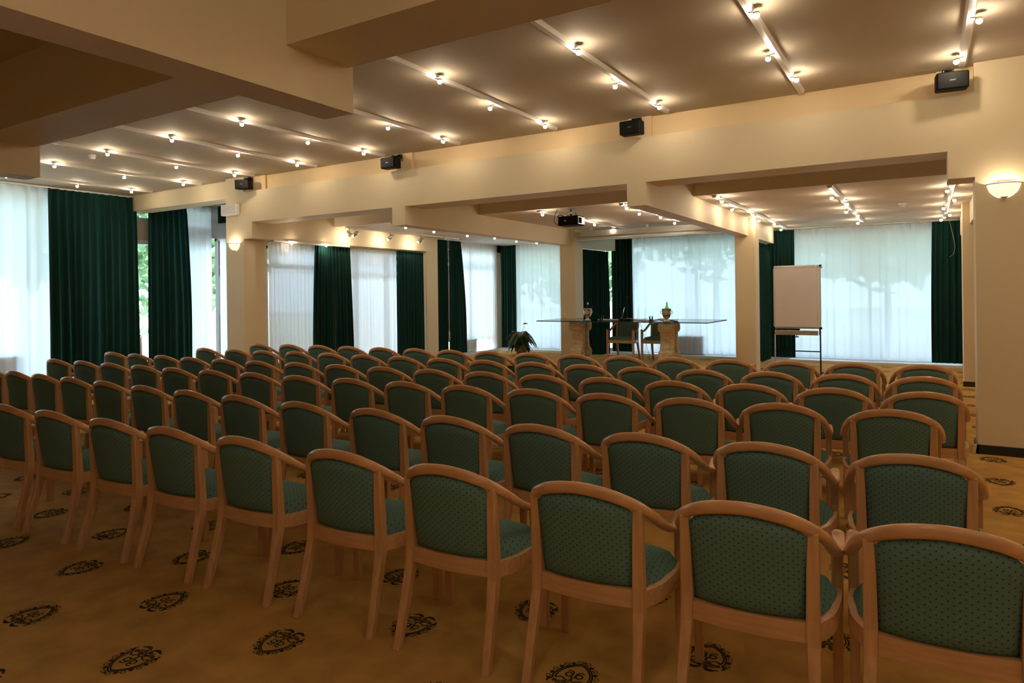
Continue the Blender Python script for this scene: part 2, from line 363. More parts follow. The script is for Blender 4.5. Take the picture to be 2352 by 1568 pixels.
sh('y',9.48,-13.38,-13.0,.07,2.79,'short white sheer under a rail left of the sconce pillar',fold=.14,amp=.025,seed=6)
sh('x',-9.80,7.90,9.00,.07,2.455,'white sheer immediately right of the sconce pillar',seed=7,fold=.085)
green('x',-9.77,8.93,9.42,.07,2.455,'left half of the green curtain pair on the side wall',seed=8,fold=.07,amp=.035,flare=(.05,0))
green('x',-9.77,9.43,9.84,.07,2.455,'right half of the green curtain pair on the side wall',seed=9,fold=.075,amp=.035,flare=(0,.05))
sh('x',-9.82,9.80,11.28,.07,2.455,'bright white sheer in front of the glazed door',seed=10,fold=.09)
green('x',-9.77,11.24,12.13,.07,2.455,'green curtain left of the slim pillar',seed=11,fold=.10,amp=.035)
green('x',-9.77,12.58,13.06,.07,2.80,'green curtain close behind the slim pillar',seed=12,fold=.10,amp=.035)
green('x',-9.75,13.12,13.60,.07,2.80,'flaring green curtain right of the hanging pull cord',seed=13,fold=.075,amp=.035,flare=(0,.22))
sh('x',-9.80,13.55,15.30,.07,2.80,'white sheer on the side window left of the plant',seed=14,fold=.10)
green('y',15.40,-9.76,-9.28,.08,2.79,'narrow green curtain in the corner behind the plant',seed=15,fold=.08,amp=.035)
sh('y',15.44,-9.34,-6.85,.08,2.79,'white sheer behind the plant and left stage pillar',seed=16,fold=.13)
green('y',15.40,-6.55,-6.02,.08,2.79,'green curtain behind the microphone',seed=17,fold=.085,amp=.035)
sh('y',15.44,-6.06,-2.95,.08,2.79,'white sheer behind the glass table',seed=18,fold=.165,amp=.03)
green('y',15.40,-2.92,-2.38,.08,2.79,'green curtain behind the flipchart',seed=19,fold=.08,amp=.035)
sh('y',15.44,-2.44,.16,.08,2.79,'wide white sheer right of the flipchart',seed=20,fold=.165,amp=.03)
green('y',15.38,.10,.66,.08,2.79,'green curtain at the right end of the rear wall',seed=21,fold=.09,amp=.04,flare=(.03,.02))
green('x',-6.45,13.25,14.93,.07,2.47,'green curtain hanging beside the left stage pillar',seed=22,fold=.13,amp=.05)
sh('x',-6.47,13.02,13.27,.07,2.47,'thin strip of sheer beside the left stage pillar',seed=23,fold=.10)
green('x',-2.86,13.08,15.15,.07,2.47,'dark green curtain between right stage pillar and flipchart',seed=24,fold=.14,amp=.05)
# curtain rails
def rail(axis, c, a0, a1, z, label, h=.028, d=.03):
    mb = MB()
    mb.box(c-d,c+d,a0,a1,z-h,z) if axis == 'x' else mb.box(a0,a1,c-d,c+d,z-h,z)
    o = mb.build('curtain_rail','white_metal',bevel=.004); tag(o,label,'curtain rail')
    return o
rail('x',-9.72,7.92,9.75,2.492,'white curtain rail under the beam right of the sconce pillar',h=.036,d=.045)
rail('x',-9.76,12.57,15.35,2.832,'long white curtain rail on the stage ceiling at the side windows',h=.03,d=.04)
rail('y',15.42,-9.7,-6.6,2.832,'white curtain rail behind the potted plant',h=.03,d=.04)
rail('y',15.42,-6.5,-2.95,2.832,'white curtain rail behind the projection screen')
rail('y',15.42,-2.92,.7,2.832,'white curtain rail above the wide sheer')
rail('y',9.48,-13.42,-13.0,2.815,'short white curtain rail left of the sconce pillar')
rail('x',-13.47,2.6,7.6,3.53,'white curtain rail along the far left ceiling',h=.03)
# pull cords
o = MB().tube(catmull([(-9.69,12.98,2.78),(-9.685,12.99,1.8),(-9.68,12.98,1.0),(-9.68,12.98,.62)],5),.006).build('pull_cord','cord_white')
tag(o,'white curtain pull cord on the green curtain behind the slim pillar','cord')
MB().lathe([(.001,.42),(.016,.43),(.018,.60),(.008,.66)],10,(-9.68,12.98,0)).build('cord_weight','cord_white',o)
o = MB().tube(catmull([(.37,15.28,2.80),(.40,15.27,2.72),(.45,15.26,2.45),(.47,15.26,2.28),(.44,15.26,2.15),(.38,15.26,2.10)],6),.0025).build('pull_cord','cord_white')
tag(o,'thin curved cord in front of the rightmost green curtain','cord')
# low radiator cabinets behind the sheers
def radiator(axis, c, a0, a1, h, label):
    e = empty('radiator', label=label, cat='radiator')
    def bx(mb,p,q,zl,zh,d0,d1): mb.box(c+d0,c+d1,p,q,zl,zh) if axis=='x' else mb.box(p,q,c+d0,c+d1,zl,zh)
    m = MB(); bx(m,a0,a1,.06,h,-.07,.07); m.build('body','white_metal',e,bevel=.008)
    m = MB(); bx(m,a0-.01,a1+.01,h,h+.025,-.085,.085); m.build('top_panel','white_metal',e)
    n = int((a1-a0)/.05); m = MB()
    for k in range(n):
        p = a0+.03+k*.05; bx(m,p,p+.02,.12,h-.06,.07,.08) if axis=='x' else bx(m,p,p+.02,.12,h-.06,-.08,-.07)
    m.build('fins','white_metal',e)
    return e
radiator('x',-13.64,4.2,5.6,.50,'white radiator behind the leftmost sheer')
radiator('y',15.60,-5.3,-4.35,.46,'white radiator behind the sheer below the glass table')
radiator('x',-9.87,13.66,14.3,.34,'low white radiator behind the sheer left of the plant')

# ---------------- track lights ----------------
TRK = []
def track(x, y0, y1, zc, lamps, label, group, offs=.055, width=.042, seed=0):
    e = empty('track_light', (x,0,zc), label=label, cat='ceiling light', group=group)
    w = width/2
    m = MB(); pr = [(-w-.016,0),(-w,-.034),(w,-.034),(w+.016,0)]
    m.loft([[(a,y0,b) for a,b in pr],[(a,y1,b) for a,b in pr]], True, False)
    m.build('track','track_white',e)
    for k, (yy, side) in enumerate(lamps):
        h = MB(); cx = side*offs
        h.cyl((0,yy,-.036),(cx*.9,yy,-.05),.007,6)
        h.lathe([(.012,0),(.02,-.004),(.022,-.022),(.016,-.024),(.013,-.008)],10,(cx,yy,-.042))
        ho = h.build('lamp_holder','track_white',e)
        MB().sphere((cx,yy,-.072),.0215,8,6).build('bulb','bulb_glow',ho)
    return e
nm = ['rightmost','second from the right','third from the right','fourth from the right','fifth from the right','sixth from the right','seventh from the right','eighth from the right','ninth from the right','leftmost']
MT = [(.30,2.78,7.42,((5.05,1),(6.10,1),(7.09,-1))), (-1.075,2.78,7.50,((5.09,1),(6.09,-1),(6.85,1))), (-2.475,2.78,7.45,((5.06,1),(6.09,-1),(7.04,1))),
 (-3.89,2.78,7.45,((5.04,1),(6.06,-1),(7.08,1))), (-5.36,2.78,7.45,((5.05,1),(6.10,-1),(7.03,1))), (-6.72,2.78,7.47,((5.03,1),(6.10,-1),(7.0,1))),
 (-8.12,2.78,7.47,((5.06,1),(6.10,-1),(7.05,1))), (-9.61,2.78,7.47,((5.06,1),(6.13,-1),(7.06,1))), (-11.10,2.78,7.5,((5.08,1),(6.17,-1),(7.13,1))), (-12.62,2.78,7.5,((5.07,1),(6.19,-1),(7.08,1)))]
for (x,y0,y1,lp), n in zip(MT, nm):
    track(x,y0,y1,ZC,lp,'added white spotlight track on the hall ceiling, '+n,'spotlight tracks on the hall ceiling')
FT = [(-2.475,9.42,15.1,((9.61,1),(10.66,-1),(11.57,1),(12.61,-1),(13.43,1),(14.78,-1)),'spotlight track beside the beam left of the flipchart'),
 (-1.03,9.42,14.6,((10.16,-1),(11.03,1),(12.12,-1),(12.84,1),(14.29,-1)),'spotlight track over the flipchart bay'),
 (.30,9.42,15.0,((10.36,-1),(11.49,1),(12.56,-1),(13.75,1),(14.65,-1)),'spotlight track at the right end of the stage ceiling'),
 (-5.24,9.42,13.3,((9.35+.1,1),(11.43,1),(12.55,-1)),'spotlight track behind the projector'),
 (-3.84,9.42,13.0,((9.5,1),(10.31,-1),(11.01,1),(12.09,-1)),'spotlight track right of the projector'),
 (-8.29,9.42,15.0,((9.73,1),(10.72,-1),(11.87,-1),(12.77,1),(13.9,-1),(14.69,1)),'spotlight track left of the beam that leads to the left stage pillar')]
for x,y0,y1,lp,lb in FT: track(x,y0,y1,ZF,lp,lb,'spotlight tracks over the stage')
for x_, n_ in ((1.68,'just outside the right edge of the picture'),(2.95,'far outside the right edge of the picture')):  # unseen tracks added to brighten the right wall and aisle
    track(x_,2.78,7.42,ZC,((3.9,1),(5.06,-1),(6.1,1),(6.95,-1)),'added white spotlight track on the hall ceiling, '+n_,'spotlight tracks on the hall ceiling')
# two bulbs on the low rail under the left beam
e = empty('wall_spot_strip',(-9.655,0,2.49),label='slim lamp strip under the beam above the leftmost side sheer',cat='ceiling light')
MB().box(-.012,.012,8.2,9.2,-.02,0).build('strip','track_white',e)
for yy in (8.28,9.09):
    MB().sphere((.02,yy,-.038),.019,8,6).build('bulb','bulb_glow',e)
# adjustable spots on a pipe track
e = empty('spot_rail',(-9.40,0,ZF),label='white rail with four adjustable spot heads on the stage ceiling',cat='ceiling light')
MB().box(-.02,.02,9.37,13.0,-.03,0).build('rail','track_white',e)
for k,(yy,lit) in enumerate(((9.45,0),(9.62,1),(10.62,1),(11.6,1))):
    h = MB(); h.cyl((0,yy,-.03),(0,yy,-.10),.008,8)
    d = Vector((.75,-.30,-.55)).normalized() if k == 0 else Vector((-.6,-.35,-.6)).normalized()
    p = Vector((0,yy,-.13)); h.cyl(p-d*.06,p+d*.06,.032,14,.040); h.cyl(p-d*.075,p-d*.06,.02,12,.032)
    ho = h.build('spot_head','chrome',e)
    MB().sphere(tuple(p+d*.055),.026,10,6).build('bulb','bulb_glow' if lit else 'white_plastic',ho)
# unseen tracks added above the camera to light the nearest rows and beam
track(1.5,-2.4,2.2,ZN,((-2.0,1),(-.9,-1),(.2,1),(1.1,-1),(2.0,1)),'added spotlight track above and right of the camera, outside the picture','added spotlight tracks on the near ceiling')
track(-.4,-2.4,2.2,ZN,((-2.2,1),(-1.5,-1),(-.8,1),(-.1,-1),(.6,1),(1.3,-1),(2.0,1)),'added spotlight track above and left of the camera, outside the picture','added spotlight tracks on the near ceiling')

# ---------------- sconces ----------------
def sconce(x, y, z, w, label):
    e = empty('wall_sconce',(x,y,z),label=label,cat='wall lamp',group='half bowl wall lamps')
    n = 22; rings = []
    prof = [(1.0,0),(.985,-.10),(.93,-.32),(.80,-.58),(.58,-.80),(.32,-.93),(.12,-.985)]
    H = w*1.05
    vs = []; fs = []
    for r,h in prof:
        for k in range(n+1):
            a = PI+PI*k/n; vs.append((w*r*math.cos(a), .82*w*r*math.sin(a), H*h))
    for j in range(len(prof)-1):
        for k in range(n): fs.append((j*(n+1)+k,j*(n+1)+k+1,(j+1)*(n+1)+k+1,(j+1)*(n+1)+k))
    MB().add(vs,fs,True).build('glass_bowl','sconce_glow',e)
    pts = [(w*1.13*math.cos(PI+PI*k/n), .9*w*math.sin(PI+PI*k/n), .0) for k in range(n+1)]
    MB().tube(pts,.005,6).build('rim','white_plastic',e)
    MB().lathe([(.002,-H*1.06),(.022,-H*1.04),(.030,-H*.99),(.034,-H*.95)],14,(0,-.03,0)).build('finial','alu',e)
    MB().box(-w*.5,w*.5,-.012,.0,-H*.7,.02).build('back_plate','white_metal',e)
    MB().sphere((0,-.06,-.045),.018,8,6).build('bulb','bulb_glow',e)
    return e
sconce(.60,7.465,2.43,.118,'lit glass half bowl sconce on the right wall')
sconce(-10.11,7.465,2.42,.118,'lit glass half bowl sconce on the left pillar')

# ---------------- emergency light, speakers, detectors, projector, screen ----------------
e = empty('emergency_light',(-10.17,7.46,3.00),label='white rectangular emergency light high on the left pillar',cat='emergency light')
MB().box(-.21,.21,-.075,0,-.095,.095).build('housing','white_plastic',e,bevel=.012)
d = MB()
for k in range(6): d.box(-.185,.185,-.086,-.075,-.075+k*.026,-.058+k*.026)
d.build('diffuser','white_plastic',e)
MB().box(-.20,.20,-.08,-.074,.078,.09).build('lid','white_metal',e)
def speaker(x, label, yaw, tilt):
    e = empty('wall_speaker',(x,7.34,3.375),label=label,cat='speaker',group='black speakers on the ledge of the cross beam')
    e.rotation_euler = (tilt,0,yaw)
    MB().box(-.125,.125,-.08,.075,-.078,.078).build('cabinet','black_plastic',e,bevel=.014)
    MB().box(-.115,.115,-.088,-.08,-.068,.068).build('grille','black_satin',e,bevel=.003)
    cu = bpy.data.curves.new('badge','FONT'); cu.body = 'APART'; cu.size = .016; cu.align_x = 'CENTER'; cu.extrude = .0006; cu.materials.append(MATS['ink_grey'])
    tmp_ = bpy.data.objects.new('badge_text',cu); me_ = bpy.data.meshes.new_from_object(tmp_); bpy.data.objects.remove(tmp_); t = bpy.data.objects.new('badge',me_); COL.objects.link(t); t.parent = e; t.location = (0,-.0895,-.005); t.rotation_euler = (PI/2,0,0)
    b = MB(); b.box(-.012,.012,.03,.05,.07,.115); b.cyl((0,.04,.10),(.0,.20,.13),.012,8); b.build('bracket_arm','black_satin',e)
    p = MB().box(-.047,.047,.205,.215,.055,.155).build('bracket_plate','black_satin',e,bevel=.004)
    for sx in (-.036,.036):
        for sz in (.07,.14): MB().cyl((sx,.206,sz),(sx,.198,sz),.006,8).build('screw','chrome',p)
speaker(.215,'black wall speaker beside the right wall corner',.10,.06)
speaker(-2.85,'black wall speaker above the flipchart-side ceiling beam',.02,.04)
speaker(-6.47,'black wall speaker above the middle of the stage side curtains',.05,.04)
speaker(-9.69,'black wall speaker above the left sconce pillar',.42,.04)
def detector(x,y,z,label):
    e = empty('smoke_detector',(x,y,z),label=label,cat='smoke detector',group='ceiling smoke detectors')
    MB().lathe([(.052,0),(.052,-.02),(.046,-.026),(.040,-.028)],18).build('base','white_plastic',e)
    s = MB()
    for k in range(10):
        a = 2*PI*k/10; s.box(.036*math.cos(a)-.005,.036*math.cos(a)+.005,.036*math.sin(a)-.005,.036*math.sin(a)+.005,-.05,-.026)
    s.build('vent_ribs','white_plastic',e)
    MB().lathe([(.030,-.026),(.040,-.050),(.036,-.062),(.004,-.066)],18).build('cap','white_plastic',e)
detector(-10.09,5.13,ZC,'white smoke detector on the hall ceiling at the left')
detector(-9.38,12.45,ZF,'white smoke detector above the dark curtain behind the slim pillar')
detector(-.30,12.05,ZF,'white smoke detector on the ceiling right of the flipchart')
# projector
e = empty('projector',(-4.745,9.58,2.63),label='black ceiling projector hanging over the chairs before the stage',cat='projector')
MB().box(-.175,.175,-.135,.135,-.075,.075).build('body','black_satin',e,bevel=.018)
MB().box(.172,.180,-.11,.11,-.055,.055).build('side_panel','alu',e)
v = MB()
for k in range(8): v.box(.180,.184,-.10+k*.014,-.094+k*.014,-.045,.045)
v.build('vent','black_plastic',e)
MB().box(-.05,-.022,-.139,-.134,-.012,.012).build('label_plate','cord_white',e)
MB().cyl((-.06,.135,0),(-.06,.165,0),.045,16).build('lens','black_satin',e)
c = MB(); c.cyl((0,0,.075),(0,0,.195),.018,12); c.box(-.05,.05,-.05,.05,.185,.195); c.cyl((-.06,-.05,.075),(-.02,0,.16),.006,8); c.cyl((.06,.05,.075),(.09,0,.19),.006,8); c.cyl((-.07,.05,.075),(-.03,0,.15),.006,8)
c.build('mount','chrome',e)
MB().tube(catmull([(-.17,-.03,-.045),(-.22,-.05,-.05),(-.275,-.05,.02),(-.26,-.04,.12),(-.235,-.02,.195)],6),.005).build('cable','black_plastic',e)
MB().tube(catmull([(-.17,-.05,.03),(-.20,-.08,.07),(-.15,-.09,.10),(-.10,-.06,.08)],6),.008).build('cable','black_plastic',e)
# projection screen case
e = empty('projection_screen',(-4.6,12.62,2.70),label='long grey projection screen case under the stage ceiling',cat='projection screen')
MB().box(-1.56,1.60,-.07,.07,-.055,.06).build('case','screen_grey',e,bevel=.008)
MB().lathe([(.024,-1.5),(.024,1.55)],12).build('roller','cord_white',e,rot=(0,PI/2,0),loc=(0,.0,-.085))
MB().box(-1.52,1.57,-.012,.012,-.125,-.085).build('bottom_bar','cord_white',e)
st = MB().box(-1.50,-1.42,-.073,-.070,-.035,.012).build('warning_sticker','yellow_paint',e)
b = MB(); b.box(-1.505,-1.415,-.074,-.071,.012,.018); b.box(-1.505,-1.415,-.074,-.071,-.041,-.035); b.box(-1.505,-1.50,-.074,-.071,-.04,.017); b.box(-1.42,-1.415,-.074,-.071,-.04,.017); b.box(-1.49,-1.43,-.0745,-.073,-.004,.0); b.box(-1.49,-1.43,-.0745,-.073,-.018,-.014)
b.build('sticker_print','black_plastic',st)
for sx in (-1.2,0,1.25): MB().box(sx-.02,sx+.02,-.03,.03,.06,.122).build('bracket','white_metal',e)

# ---------------- armchairs ----------------
CREST = [(0,0,.780,.046,.030),(.10,.008,.769,.046,.030),(.165,.030,.747,.044,.031),(.212,.066,.717,.041,.035),(.242,.12,.677,.037,.038),(.256,.19,.629,.033,.042),(.262,.27,.590,.031,.045),(.264,.35,.570,.030,.047),(.261,.42,.577,.030,.047),(.256,.468,.600,.028,.045)]
def ylean(z): return .0 + (.775-z)*.10         # the back leans: further forward lower down
def make_chair():
    root = empty('armchair')
    full = [(-a,b,c,d,e) for a,b,c,d,e in CREST[:0:-1]]+CREST
    P = catmull(full,5); rings = []
    for i,(x,y,z,h,w) in enumerate(P):
        a = P[max(i-1,0)]; b = P[min(i+1,len(P)-1)]
        t = Vector((b[0]-a[0],b[1]-a[1],b[2]-a[2])).normalized(); s = t.cross(Vector((0,0,1))).normalized(); n = s.cross(t)
        end = 1 if 0 < i < len(P)-1 else .62
        ring = []
        for k in range(10):
            q = 2*PI*k/10+.314; cx = math.copysign(abs(math.cos(q))**.7,math.cos(q)); cz = math.copysign(abs(math.sin(q))**.7,math.sin(q))
            ring.append(Vector((x,y,z))+s*(cx*w*.5*end)+n*(cz*h*.5*end))
        rings.append(ring)
    MB().loft(rings).build('arm_rail','beech_rail',root)
    def bar(pts, sx, sy):    # square leg through a list of centres
        r = []
        for i,(x,y,z) in enumerate(pts):
            k = (sx[i], sy[i]); r.append([(x-k[0],y-k[1],z),(x+k[0],y-k[1],z),(x+k[0],y+k[1],z),(x-k[0],y+k[1],z)])
        return MB().loft(r, True, False)
    for s in (-1,1):
        bar([(s*.218,-.022,0),(s*.212,.035,.20),(s*.206,.070,.345),(s*.204,.074,.43),(s*.206,.064,.60),(s*.208,.058,.715)],
            (.016,.018,.0205,.021,.0195,.017),(.016,.019,.022,.022,.018,.015)).build('rear_leg','beech',root,bevel=.004)
    for s in (-1,1):
        bar([(s*.255,.440,0),(s*.255,.440,.34),(s*.256,.440,.42),(s*.258,.436,.583)],(.016,.019,.019,.019),(.018,.021,.021,.020)).build('front_leg','beech',root,bevel=.004)
    # rear rail, curved
    r = []
    for k in range(9):
        x = -.187+.374*k/8; y = .052+.55*x*x; r.append([(x,y-.011,.350),(x,y-.011,.416),(x,y+.013,.416),(x,y+.013,.350)])
    MB().loft(r,True,False).build('rear_rail','beech_cross',root)
    for s in (-1,1):
        pts = catmull([(s*.212,.094),(s*.248,.175),(s*.262,.275),(s*.264,.36),(s*.258,.425)],3); r = []
        for x,y in pts: r.append([(x-s*.013,y,.345),(x+s*.010,y,.345),(x+s*.010,y,.407),(x-s*.013,y,.407)])
        MB().loft(r,True,False).build('side_rail','beech_cross',root)
    MB().box(-.246,.246,.434,.456,.345,.405).build('front_rail','beech_cross',root,bevel=.003)
    # seat cushion
    nu, nv = 14, 14; vs = []; fs = []
    def SP(u,v,top):
        y = .075+.385*(v+1)/2; w = .182+(.262-.182)*math.sin(min(1,(v+1)/1.5)*PI/2)
        rx = (1-abs(v)**6*.10); x = u*w*rx
        yy = y - (.0 if v < 0 else .0) - .012*u*u*(v)
        h = (1-abs(u)**4)**.5*(1-abs(v)**4)**.5
        return (x, yy, .402+(.072*h**.8 if top else -.012*h))
    for top in (1,0):
        for j in range(nv+1):
            for i in range(nu+1): vs.append(SP(-1+2*i/nu,-1+2*j/nv,top))
    m = (nu+1)*(nv+1)
    for j in range(nv):
        for i in range(nu):
            a = j*(nu+1)+i; fs.append((a,a+1,a+nu+2,a+nu+1)); fs.append((m+a,m+a+nu+1,m+a+nu+2,m+a+1))
    MB().add(vs,fs,True).build('seat','fabric_seat',root)
    # padded back
    nu, nv = 16, 12; vs = []; fs = []
    def crestz(x):
        ax = abs(x)
        for a,b in zip(CREST[:-1],CREST[1:]):
            if a[0] <= ax <= b[0]: return a[2]+(b[2]-a[2])*(ax-a[0])/(b[0]-a[0])
        return .7
    for side in (-1,1):
        for j in range(nv+1):
            for i in range(nu+1):
                u = -1+2*i/nu; v = j/nv; w = .183+.008*v; x = u*w
                zt = crestz(x)-.020-.010*abs(u)**8; zb = .412
                z = zb+(zt-zb)*v; vv = 2*v-1
                yc = ylean(z)+.020*(1-v)+.9*x*x*.95+.006
                th = (1-abs(u)**6)**.5*(1-abs(vv)**8)**.5
                vs.append((x, yc+side*(.004+.020*th), z))
    m = (nu+1)*(nv+1)
    for j in range(nv):
        for i in range(nu):
            a = j*(nu+1)+i; fs.append((a,a+1,a+nu+2,a+nu+1)); fs.append((m+a,m+a+nu+1,m+a+nu+2,m+a+1))
    for i in range(nu):
        fs.append((i,m+i,m+i+1,i+1)); a = nv*(nu+1)+i; fs.append((a,a+1,m+a+1,m+a))
    for j in range(nv):
        a = j*(nu+1); fs.append((a,a+nu+1,m+a+nu+1,m+a)); b = a+nu; fs.append((b,m+b,m+b+nu+1,b+nu+1))
    MB().add(vs,fs,True).build('backrest','fabric_back',root)
    return root
def copy_tree(o, kids=None):
    c = o.copy(); COL.objects.link(c)
    for ch in (kids if kids is not None else children(o)):
        d = ch.copy(); COL.objects.link(d); d.parent = c
    return c
ROWS = [
 [(-5.332,2.103,0.064), (-4.759,2.126,0.064), (-4.127,2.143,0.057), (-3.554,2.162,0.051), (-2.965,2.19,0.046), (-2.312,2.214,0.054), (-1.713,2.228,0.054), (-1.105,2.265,0.046), (-0.526,2.314,0.046), (0.047,2.37,0.068)],
 [(-8.318,3.163,0.031), (-7.745,3.155,0.021), (-7.172,3.14,0.026), (-6.599,3.128,0.039), (-6.026,3.126,0.037), (-5.405,3.107,0.035), (-4.818,3.108,0.025), (-4.235,3.113,0.027), (-3.59,3.113,0.031), (-2.953,3.135,0.017), (-2.371,3.144,0.028), (-1.798,3.165,0.022), (-1.222,3.213,0.036), (-0.649,3.278,0.017), (-0.05,3.333,0.031)],
 [(-8.806,4.014,0.083), (-8.233,4.037,0.067), (-7.66,4.039,0.083), (-7.087,4.055,0.083), (-6.514,4.053,0.062), (-5.941,4.082,0.079), (-5.368,4.119,0.062), (-4.795,4.148,0.074), (-4.222,4.206,0.072), (-3.649,4.249,0.067), (-3.076,4.278,0.07), (-2.503,4.336,0.081), (-1.93,4.369,0.069), (-1.357,4.43,0.065), (-0.784,4.479,0.078), (-0.174,4.53,0.072)],
 [(-9.178,4.877,0.082), (-8.605,4.863,0.069), (-8.032,4.871,0.071), (-7.459,4.856,0.082), (-6.886,4.878,0.075), (-6.313,4.9,0.075), (-5.74,4.961,0.069), (-5.167,5.004,0.063), (-4.594,5.036,0.085), (-4.021,5.068,0.065), (-3.448,5.112,0.083), (-2.875,5.147,0.072), (-2.302,5.203,0.086), (-1.729,5.235,0.072), (-1.156,5.304,0.085), (-0.583,5.349,0.076), (-0.01,5.407,0.069)],
 [(-8.623,5.84,0.066), (-8.05,5.893,0.064), (-7.477,5.897,0.064), (-6.904,5.951,0.059), (-6.331,5.979,0.053), (-5.758,5.979,0.063), (-5.185,5.999,0.051), (-4.612,6.013,0.065), (-4.039,6.024,0.063), (-3.466,6.054,0.057), (-2.893,6.066,0.067), (-2.32,6.082,0.053), (-1.747,6.113,0.057), (-1.174,6.197,0.067), (-0.601,6.269,0.057), (-0.017,6.352,0.065)],
 [(-8.626,6.736,0.078), (-8.053,6.819,0.086), (-7.48,6.865,0.087), (-6.907,6.884,0.08), (-6.334,6.911,0.082), (-5.761,6.954,0.067), (-5.188,6.951,0.08), (-4.615,6.976,0.083), (-4.042,6.999,0.073), (-3.469,7.035,0.076), (-2.896,7.063,0.075), (-2.323,7.114,0.086), (-1.75,7.154,0.071), (-1.177,7.231,0.073), (-0.604,7.306,0.063), (-0.018,7.372,0.073)]]

ORD = ['rightmost','second from the right','third from the right','fourth from the right','fifth from the right','sixth from the right','seventh from the right','eighth from the right','ninth from the right','tenth from the right','eleventh from the right','twelfth from the right','thirteenth from the right','fourteenth from the right','fifteenth from the right','sixteenth from the right','seventeenth from the right']
RN = ['nearest row','second nearest row','third row from the front of the picture','fourth row from the front of the picture','row before the last near the stage','last row next to the stage']
proto = make_chair(); KIDS = children(proto); used = False
for ri, row in enumerate(ROWS):
    for k, (x,y,r) in enumerate(reversed(row)):
        c = copy_tree(proto,KIDS) if used else proto; used = True
        c.location = (x,y,0); c.rotation_euler = (0,0,r)
        tag(c,'green armchair, %s in the %s' % (ORD[k],RN[ri]),'chair','armchairs in rows, '+RN[ri])
for x,y,r,lb in ((-4.95,12.44,PI+.02,'green armchair behind the left half of the glass table'),(-4.29,12.56,PI-.03,'green armchair behind the right pedestal of the glass table')):
    c = copy_tree(proto,KIDS); c.location = (x,y,.2); c.rotation_euler = (0,0,r); tag(c,lb,'chair','armchairs at the glass table')

